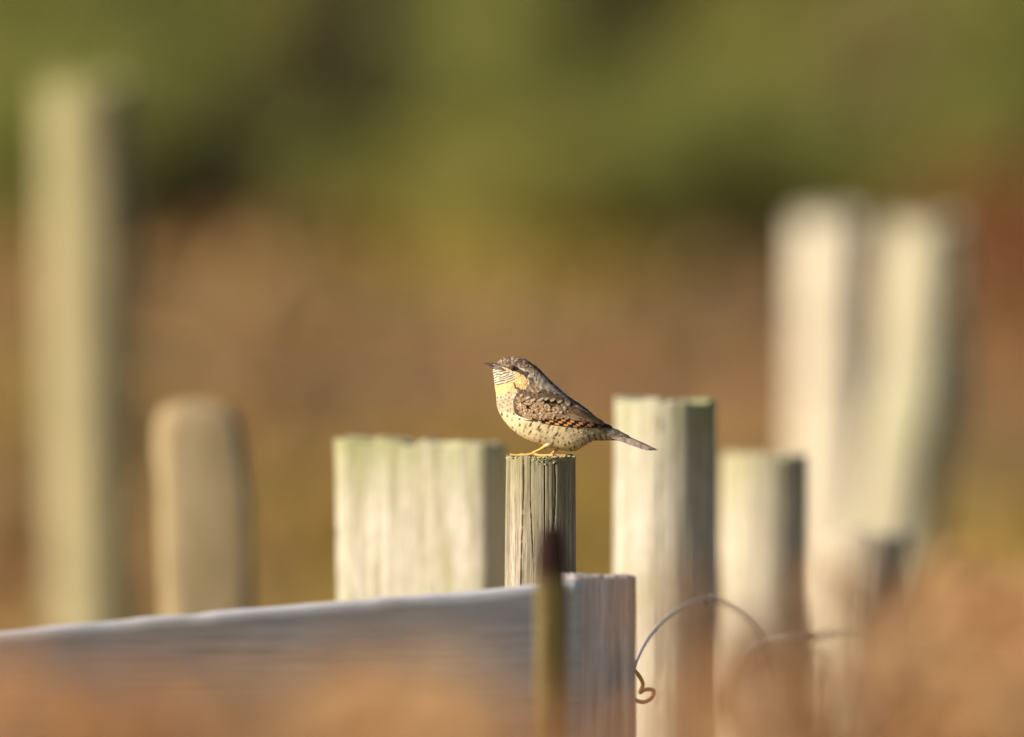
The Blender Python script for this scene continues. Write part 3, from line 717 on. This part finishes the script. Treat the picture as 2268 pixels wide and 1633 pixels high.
# ---- tail: a shallow roof of long feathers
def tail():
    root = None
    def tcol(rs):
        def fn(S_, X):
            C = np.tile(lin(172, 152, 134), S_.shape + (1,)) * (0.55 + 0.8 * vnoise(X / 9, S_ * 0 + rs * 3.7 + np.linspace(0, 5, S_.shape[1])[None, :], rs))[..., None]
            b = (sstep(0.55, 0.95, np.sin(S_ * 24 + rs * 0.3)) * 0.4)[..., None]; C = C * (1 - b) + lin(64, 52, 44) * b
            e = sstep(0.90, 1.0, S_)[..., None] * 0.6; return C * (1 - e) + lin(60, 48, 42) * e
        return fn
    order = [4, -4, 3, -3, 2, -2, 1, -1, 0]
    for q, i in enumerate(order):
        ai = abs(i); ns, nt = 40, 7; s = np.linspace(0, 1, ns); t = np.linspace(-1, 1, nt)
        end = np.array([2108 - 26 * ai, 1192 - 1.0 * ai + 4]); st = np.array([1430, 935 + 8 * ai]); mid_ = np.array([1720 - 8 * ai, 1032 + 9 * ai])
        path = spline([st, mid_, end], np.linspace(0, 2, ns))
        wd = 36 * (0.75 + 0.25 * sstep(0, .3, s)) * np.sqrt(np.clip(1 - (np.clip(s - 0.78, 0, 1) / 0.22) ** 1.6, 0.003, 1)) * (1 - 0.25 * sstep(0.5, 1, s))
        roll = math.radians(0 if i == 0 else 30 + 9 * ai) * (1 if i > 0 else -1)
        yc = i * 13.0 * (0.8 + 0.4 * s)
        Yd = yc[:, None] + wd[:, None] * t * math.cos(roll); dz = wd[:, None] * t * math.sin(roll) * (1 if i >= 0 else 1)
        X = path[:, 0:1] + 0 * t; Z = path[:, 1:2] + dz - 2.2 * (4 - ai) * 0 - 3 * (1 - t * t)
        S_, T_ = np.meshgrid(s, t, indexing='ij')
        me = mesh_from('tail_feather', S3(X, Z, Yd).reshape(-1, 3), [(a * nt + b, a * nt + b + 1, (a + 1) * nt + b + 1, (a + 1) * nt + b) for a in range(ns - 1) for b in range(nt - 1)], tcol(q + 2)(S_, X).reshape(-1, 3))
        feats.append(me)
feats = []; tail()
V, F = tube([S3(1400, 965, 0), S3(1560, 1010, 0), S3(1760, 1050, 0)], [70 * KZ, 44 * KZ, 12 * KZ], 14)
tl = obj('tail', mesh_from('tail_root', V, F, np.tile(lin(140, 124, 106), (len(V), 1))), FEATH, bird)
for me in feats: obj('tail_feather', me, FEATH, tl)

# ---- bill
def loft(stations, colf, nseg=20):
    """stations: x, top y, bottom y, half width"""
    st = spline(stations, np.linspace(0, len(stations) - 1, 40)); V = []; C = []
    for (x, a, b, w) in st:
        if x > 235: w = max(w, (abs(float(surfY(x, (a + b) / 2))) + 7) * min(1, (x - 205) / 60))
        for j in range(nseg):
            q = 2 * math.pi * j / nseg; V.append(S3(x, (a + b) / 2 - (b - a) / 2 * math.cos(q), w * math.sin(q))); C.append(colf(x, math.cos(q)))
    F = [(i * nseg + j, (i + 1) * nseg + j, (i + 1) * nseg + (j + 1) % nseg, i * nseg + (j + 1) % nseg) for i in range(39) for j in range(nseg)]
    F.append(tuple(range(nseg))); F.append(tuple(39 * nseg + j for j in range(nseg))[::-1])
    return mesh_from('bill', V, F, C)
HORN = mat_attr('horn_mat', 0.38, 0.5, nscale=1500, jitter=0.25)
bill = obj('bill', loft([(116, 207, 211, 1.5), (160, 206, 224, 9), (215, 207, 246, 17), (270, 211, 274, 27), (325, 240, 294, 36), (372, 282, 302, 30), (392, 296, 304, 14)],
           lambda x, c: lin(96, 76, 64) * (0.65 if c > 0.55 else 1.0) * (0.6 + 0.4 * min(1, (x - 110) / 60))), HORN, bird, label='upper half of the pointed horn-brown bill')
obj('lower_mandible', loft([(140, 219, 222, 2), (180, 232, 247, 10), (225, 250, 272, 18), (275, 273, 290, 26), (330, 290, 300, 24), (372, 300, 306, 12)],
           lambda x, c: lin(122, 98, 82)), HORN, bill)
# ---- eyes
EYE = mat_attr('eye_mat', 0.04, 0.6)
for side in (1, -1):
    ex, ey, er = 462, 270, 40
    ys = float(surfY(ex, ey)); c = S3(ex, ey, ys + 15); V = []; C = []
    nr, nseg = 24, 32
    for i in range(nr + 1):
        a = math.pi * i / nr
        for j in range(nseg):
            q = 2 * math.pi * j / nseg
            V.append(c + KZ * er * np.array([math.sin(a) * math.cos(q), -math.cos(a), math.sin(a) * math.sin(q)]))
            rr = er * math.sin(a)
            C.append(lin(6, 5, 5) if (rr < 18) else lin(84, 52, 32) if rr < 28 else lin(20, 14, 11))
    F = [(i * nseg + j, i * nseg + (j + 1) % nseg, (i + 1) * nseg + (j + 1) % nseg, (i + 1) * nseg + j) for i in range(nr) for j in range(nseg)]
    eye = obj('eye', mesh_from('eye', V, F, C), EYE, bird); eye.scale = (1, side, 1)
    rim = [S3(ex + 34 * math.cos(q), ey + 32 * math.sin(q), ys - 3 - 6 * 1) for q in np.linspace(0, 2 * math.pi, 30)]
    V, F = tube(rim, [4.5 * KZ] * 30, 8); obj('eyelid', mesh_from('eyelid', V, F, np.tile(lin(120, 98, 74), (len(V), 1))), FEATH, eye)
# ---- legs and feet
SKIN = mat_attr('leg_skin', 0.5, 0.4, nscale=3000, jitter=0.3)
def chain(pts, rad, col, n=26, seg=10):
    K = np.array([list(p) + [r] for p, r in zip(pts, rad)]); q = spline(K, np.linspace(0, len(pts) - 1, n))
    V, F = tube([S3(a[0], a[1], a[2]) for a in q], [max(a[3], 0.6) * KZ for a in q], seg); return V, F, np.tile(col, (len(V), 1))
def leg(hip, ankle, toes, colour):
    mb = MB(); y = ankle[2]
    mb.add(*chain([hip, ((hip[0] + ankle[0]) / 2, (hip[1] + ankle[1]) / 2 + 3, y), ankle, (ankle[0] - 12, ankle[1] + 14, y)], [26, 15, 16, 15], colour))
    lg = obj('leg', mb.mesh('tarsus'), SKIN, bird)
    for pts in toes:
        V, F, C = chain(pts, [17] + [17, 15.5, 17, 14][: len(pts) - 1], colour, n=34)
        # knuckle pads
        to = obj('toe', mesh_from('toe', V, F, C), SKIN, lg)
        e = np.array(pts[-1], float); dv = e - np.array(pts[-2], float); dv /= np.linalg.norm(dv)
        cl = [e - dv * 6, e + dv * 16 + np.array([0, -7, 0]), e + dv * 32 + np.array([0, -1, 0]), e + dv * 44 + np.array([0, 12, 0])]
        V, F, C = chain([tuple(p) for p in cl], [11, 9, 6, 1], lin(110, 92, 78), n=14, seg=8); obj('claw', mesh_from('claw', V, F, C), HORN, to)
    mb = MB()                                      # feathered thigh
    V, F, C = chain([(hip[0] + 60, hip[1] - 70, y), (hip[0] + 18, hip[1] - 22, y), (hip[0] - 8, hip[1] + 8, y)], [70, 42, 17], lin(236, 214, 170), n=16, seg=16); mb.add(V, F, C)
    obj('thigh', mb.mesh('thigh'), FEATH, lg)
yl = lin(226, 182, 104)
leg((835, 1142, -95), (690, 1222, -105), [[(690, 1232, -105), (600, 1250, -118), (500, 1254, -128), (420, 1246, -132)], [(690, 1232, -105), (620, 1254, -85), (560, 1246, -70), (530, 1250, -62)],
    [(690, 1236, -105), (760, 1254, -118), (850, 1255, -130), (905, 1253, -136)], [(690, 1236, -105), (740, 1256, -82), (790, 1256, -64)]], yl)
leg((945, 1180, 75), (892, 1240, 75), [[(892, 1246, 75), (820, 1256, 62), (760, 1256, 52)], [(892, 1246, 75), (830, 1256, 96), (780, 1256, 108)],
    [(892, 1246, 75), (960, 1256, 66), (1040, 1256, 60), (1098, 1254, 55)], [(892, 1246, 75), (950, 1256, 95), (1000, 1256, 108)]], lin(206, 150, 96))  # far leg: shade under the bird put into a browner skin colour

# ------------------------------------------------------------------ dead bracken
def frond_mesh(seed, H=1.0):
    rnd = random.Random(seed); st = MB(); lf = MB()
    n = 16; pts = []; az = rnd.uniform(-0.3, 0.3); arch = rnd.uniform(0.10, 0.22)
    for i in range(n):
        s = i / (n - 1); pts.append(Vector((math.cos(az) * arch * s ** 2.2, math.sin(az) * arch * s ** 2.2, H * (s - 0.10 * s ** 4))))
    V, F = tube(pts, [0.005 * (1 - 0.85 * i / (n - 1)) for i in range(n)], 6); st.add(V, F, lin(150, 92, 50))
    pal = [(232, 182, 126), (222, 166, 108), (238, 194, 138), (212, 154, 100), (228, 190, 140)]
    for k in range(13):
        s = 0.36 + 0.62 * k / 12; i = min(int(s * (n - 1)), n - 2); p = pts[i].lerp(pts[i + 1], s * (n - 1) - i); t = (pts[i + 1] - pts[i]).normalized()
        Lp = 0.23 * H * (1 - (k / 12)) ** 0.8 * rnd.uniform(0.8, 1.1) + 0.03
        for sd in (-1, 1):
            out = (Vector((-math.sin(az), math.cos(az), 0)) * sd + t * 0.35 + Vector((rnd.gauss(0, .15), rnd.gauss(0, .15), 0))).normalized()
            droop = rnd.uniform(0.3, 0.9); q0 = None; m = max(4, int(Lp / 0.022))
            cc = lin(*rnd.choice(pal)) * rnd.uniform(0.8, 1.1)
            for j in range(m + 1):
                u = j / m; q = p + out * (Lp * u) + Vector((0, 0, -droop * Lp * u * u)) + Vector((rnd.gauss(0, .002), rnd.gauss(0, .002), rnd.gauss(0, .003)))
                if q0 is not None:
                    ax = (q - q0).normalized(); sdv = ax.cross(Vector((rnd.gauss(0, .4), rnd.gauss(0, .4), 1))).normalized(); wl = 0.045 * H * (1 - u * 0.8) * rnd.uniform(0.7, 1.1)
                    for s2 in (-1, 1):
                        e = q0 + sdv * (s2 * wl) + ax * 0.008 + Vector((0, 0, -rnd.uniform(0.1, 0.8) * wl)); w_ = ax * 0.009
                        md = q0.lerp(e, 0.5) + Vector((0, 0, 0.004))
                        lf.add([q0 - w_ * 0.6, q0 + w_ * 0.6, md + w_, md - w_, e], [(0, 1, 2, 3), (3, 2, 4)], cc * rnd.uniform(0.8, 1.15))
                q0 = q
    return st.mesh('frond_stem'), lf.mesh('frond_blade')
BRK = mat_attr('bracken_mat', 0.8, 0.15, jitter=0.3, transl=0.45)
FR = [frond_mesh(s) for s in (1, 2, 3, 4)]
def bracken(px, py, d, vi, label, group, rz):
    top = P(px, py, d); gz = float(ground_h(top.x, d)); H = (top.z - gz) / 0.9
    t = thing('bracken_frond', label, 'bracken', (top.x, d, gz - 0.01), group); t.scale = (min(H, 1.15),) * 2 + (H,); t.rotation_euler = (0, 0, rz)
    obj('stem', FR[vi][0], BRK, t); obj('blade', FR[vi][1], BRK, t, kind='stuff')
rb = random.Random(8)
for k in range(46):
    px = -420 + 1170 * (k + rb.random()) / 46; top = 1385 + 160 * sstep(350, 950, px) + rb.uniform(-30, 150)
    bracken(px, float(top), rb.uniform(6.6, 8.6), k % 4, 'rust-orange dead bracken frond, out of focus before the sloping plank', 'bracken before the plank', rb.uniform(0, 6.28))
for k in range(30):
    px = 2200 + 640 * (k + rb.random()) / 30; top = 1610 - 430 * sstep(2200, 2600, px) + rb.uniform(-20, 180)
    bracken(px, float(top), rb.uniform(6.6, 8.6), k % 4, 'rust-orange dead bracken frond, out of focus before the tall pale posts', 'bracken before the tall posts', rb.uniform(0, 6.28))

# ------------------------------------------------------------------ bank: litter, grass and bushes
def litter():
    rnd = np.random.RandomState(3); n = 46000
    y = rnd.uniform(20, 64, n); x = rnd.uniform(-12, 12, n); z = ground_h(x, y)
    zone = vnoise(x * 0.9 + 40, y * 0.35, 71) + 0.25 * (vnoise(x * 3, y * 3, 72) - 0.5)
    L = rnd.uniform(0.10, 0.30, n); a = rnd.uniform(0, 6.28, n); el = rnd.uniform(0.2, 1.4, n); w = rnd.uniform(0.012, 0.04, n)
    dx, dy, dz = np.cos(a) * np.cos(el), np.sin(a) * np.cos(el), np.sin(el); sx, sy = -np.sin(a), np.cos(a)
    b = np.stack([x, y, z - 0.02], 1); dv = np.stack([dx, dy, dz], 1) * L[:, None]; sv = np.stack([sx, sy, 0 * sx], 1) * w[:, None]
    tip = b + dv - np.stack([0 * x, 0 * x, 0.25 * L], 1)
    V = np.stack([b - sv * 0.5, b + sv * 0.5, b + dv * 0.55 + sv, b + dv * 0.55 - sv, tip], 1).reshape(-1, 3)
    F = []
    for i in range(n): o_ = i * 5; F.append((o_, o_ + 1, o_ + 2, o_ + 3)); F.append((o_ + 3, o_ + 2, o_ + 4))
    rust = lin(172, 126, 82); tan = lin(174, 138, 88); yel = lin(168, 140, 62)
    m = sstep(0.35, 0.5, zone)[:, None]; m2 = sstep(0.55, 0.7, zone)[:, None]
    c = rust * (1 - m) + tan * m; c = c * (1 - m2) + yel * m2; c = c * rnd.uniform(0.7, 1.15, (n, 1))
    obj('dead_bracken_litter', mesh_from('litter', V, F, np.repeat(c, 5, 0)), mat_attr('litter_mat', 0.85, 0.1, transl=0.25), None, kind='stuff',
        label='brown dead bracken and yellowed grass covering the bank')
litter()
def grass():
    rnd = np.random.RandomState(9); n = 16000
    y = rnd.uniform(4, 20, n); x = rnd.uniform(-4, 4, n); z = ground_h(x, y)
    L = rnd.uniform(0.08, 0.28, n); a = rnd.uniform(0, 6.28, n)
    b = np.stack([x, y, z - 0.01], 1); sv = np.stack([-np.sin(a), np.cos(a), 0 * a], 1) * 0.003
    ln = np.stack([np.cos(a), np.sin(a), 0 * a], 1) * (L * 0.4)[:, None]; up = np.stack([0 * a, 0 * a, L], 1)
    V = np.stack([b - sv, b + sv, b + up * 0.6 + ln * 0.3 + sv * 0.7, b + up * 0.6 + ln * 0.3 - sv * 0.7, b + up + ln], 1).reshape(-1, 3)
    F = []
    for i in range(n): o_ = i * 5; F.append((o_, o_ + 1, o_ + 2, o_ + 3)); F.append((o_ + 3, o_ + 2, o_ + 4))
    c = np.where(rnd.rand(n, 1) < 0.5, lin(150, 124, 66), lin(110, 112, 48)) * rnd.uniform(0.7, 1.1, (n, 1))
    obj('rough_grass', mesh_from('grass', V, F, np.repeat(c, 5, 0)), mat_attr('grass_mat', 0.8, 0.15, transl=0.25), None, kind='stuff', label='rough dry grass at the foot of the fence posts')
grass()

def bush_mesh(seed, pal):
    rnd = np.random.RandomState(seed); n = 5200
    lob = [(rnd.uniform(-0.45, 0.45), rnd.uniform(-0.4, 0.4), rnd.uniform(0.3, 0.85), rnd.uniform(0.22, 0.42)) for _ in range(10)]
    V = []; C = []; F = []
    for i in range(n):
        cx, cy, cz, r = lob[rnd.randint(len(lob))]
        dv = rnd.normal(0, 1, 3); dv /= np.linalg.norm(dv); rr = r * (0.55 + 0.5 * rnd.rand())
        p = np.array([cx, cy, cz]) + dv * rr
        if p[2] < 0.02: p[2] = 0.02 + 0.1 * rnd.rand()
        g = dv * 0.6 + rnd.normal(0, 0.5, 3) + np.array([0, 0, 0.35]); g /= np.linalg.norm(g); sdv = np.cross(g, rnd.normal(0, 1, 3)); sdv /= np.linalg.norm(sdv)
        L = rnd.uniform(0.05, 0.11); w = rnd.uniform(0.010, 0.022); o_ = len(V)
        V += [p, p + g * L * 0.5 + sdv * w, p + g * L, p + g * L * 0.5 - sdv * w]; F.append((o_, o_ + 1, o_ + 2, o_ + 3))
        c = lin(*pal[rnd.randint(len(pal))]) * rnd.uniform(0.75, 1.15); C += [c] * 4
    cm = mesh_from('crown', V, F, C)
    st = MB(); rr = random.Random(seed)
    for k in range(6):
        l = lob[k]; V2, F2 = tube([Vector((rr.uniform(-.06, .06), rr.uniform(-.06, .06), -0.05)), Vector((l[0] * 0.4, l[1] * 0.4, l[2] * 0.5)), Vector((l[0], l[1], l[2] + 0.1))], [0.03, 0.02, 0.006], 6)
        st.add(V2, F2, lin(96, 78, 54))
    return cm, st.mesh('trunk')
LEAF = mat_attr('leaf_mat', 0.6, 0.3, jitter=0.15, transl=0.2)
KIND = {
 'green': ([(146, 146, 66), (134, 134, 60), (158, 156, 76)], 'green leafy bush growing high on the blurred bank'),
 'dark': ([(72, 68, 36), (64, 62, 33), (82, 76, 42)], 'dark olive bush growing high on the blurred bank'),
 'yellow': ([(160, 154, 72), (148, 144, 66), (168, 160, 82)], 'yellow-green gorse bush growing high on the blurred bank'),
 'tan': ([(170, 150, 98), (158, 136, 84), (150, 142, 84)], 'tan half-dead bush growing high on the blurred bank'),
 'rust': ([(166, 110, 62), (154, 102, 56), (176, 122, 70)], 'rust-brown withered bush growing on the blurred bank')}
BM = {k: bush_mesh(100 + i, v[0]) for i, (k, v) in enumerate(KIND.items())}
def bush(px, d, size, kind, rz, hscale=1.0, x=None):
    X = P(px, 0, d).x if x is None else x; gz = float(ground_h(X, d))
    t = thing('bush', KIND[kind][1], 'bush', (X, d, gz), kind + ' bushes on the bank'); t.scale = (size, size, size * hscale); t.rotation_euler = (0, 0, rz)
    obj('crown', BM[kind][0], LEAF, t); obj('trunk', BM[kind][1], LEAF, t)
for (px, d, s, kd, rz, hs) in [
    (40, 41.5, .50, 'green', .3, 1), (60, 47, .7, 'green', 1.3, 1.1), (250, 45, .5, 'green', 2.2, 1), (380, 50, .6, 'green', 4.1, 1), (250, 52, .7, 'green', 5, 1),
    (480, 47.5, .36, 'yellow', 1, 1), (560, 50, .4, 'tan', 2, 1), (600, 54, .6, 'yellow', 3, 1), (330, 41.8, .3, 'green', 4, .8),
    (440, 41.8, .30, 'dark', 1, 1), (590, 42.6, .32, 'dark', 2, 1), (710, 47, .34, 'dark', 3, 1), (840, 49.5, .42, 'dark', 4, 1.1), (930, 53.5, .5, 'dark', 5, 1.1), (790, 53, .36, 'dark', .5, 1),
    (1030, 41.2, .40, 'yellow', 1, 1), (1190, 40.6, .36, 'yellow', 2, 1), (860, 41.4, .36, 'green', 4, .9), (1120, 47, .5, 'green', 3, 1), (1080, 51, .5, 'yellow', 4, 1), (1250, 53, .6, 'green', 5, 1), (1330, 41.4, .36, 'green', .2, 1),
    (1440, 52, .46, 'dark', 1, 1.2), (1430, 49, .30, 'dark', 2, 1.2), (1540, 46, .4, 'green', 3, 1), (1650, 42, .42, 'green', 4, 1), (1480, 42, .32, 'green', 1, .9), (1700, 47.5, .45, 'yellow', 5, 1), (1600, 52, .5, 'yellow', 1, 1),
    (1780, 51, .5, 'yellow', 2, 1), (1900, 52, .5, 'tan', 3, 1), (1950, 48, .42, 'tan', 4, 1), (2080, 51, .5, 'tan', 5, 1), (1800, 43, .36, 'green', 2, .9), (2200, 45.5, .42, 'green', 1, 1), (2250, 50, .6, 'green', 2, 1), (2150, 54, .6, 'yellow', 3, 1),
    (2250, 39.5, .28, 'rust', 4, 1), (2230, 41.5, .34, 'rust', 5, 1)]:
    bush(px, d, s, kd, rz, hs)
rb = random.Random(31)
for k in range(34):
    d = rb.uniform(46, 62); side = -1 if k % 2 else 1
    if k < 14: bush(rb.uniform(-100, 2400), rb.uniform(56, 63), rb.uniform(0.8, 1.2), rb.choice(['green', 'yellow', 'green', 'dark', 'tan']), rb.uniform(0, 6), rb.uniform(0.9, 1.3))
    else: bush(0, d, rb.uniform(0.8, 1.5), rb.choice(['green', 'yellow', 'green', 'dark', 'tan', 'rust']), rb.uniform(0, 6), rb.uniform(0.9, 1.3), x=side * rb.uniform(2.6, 10))
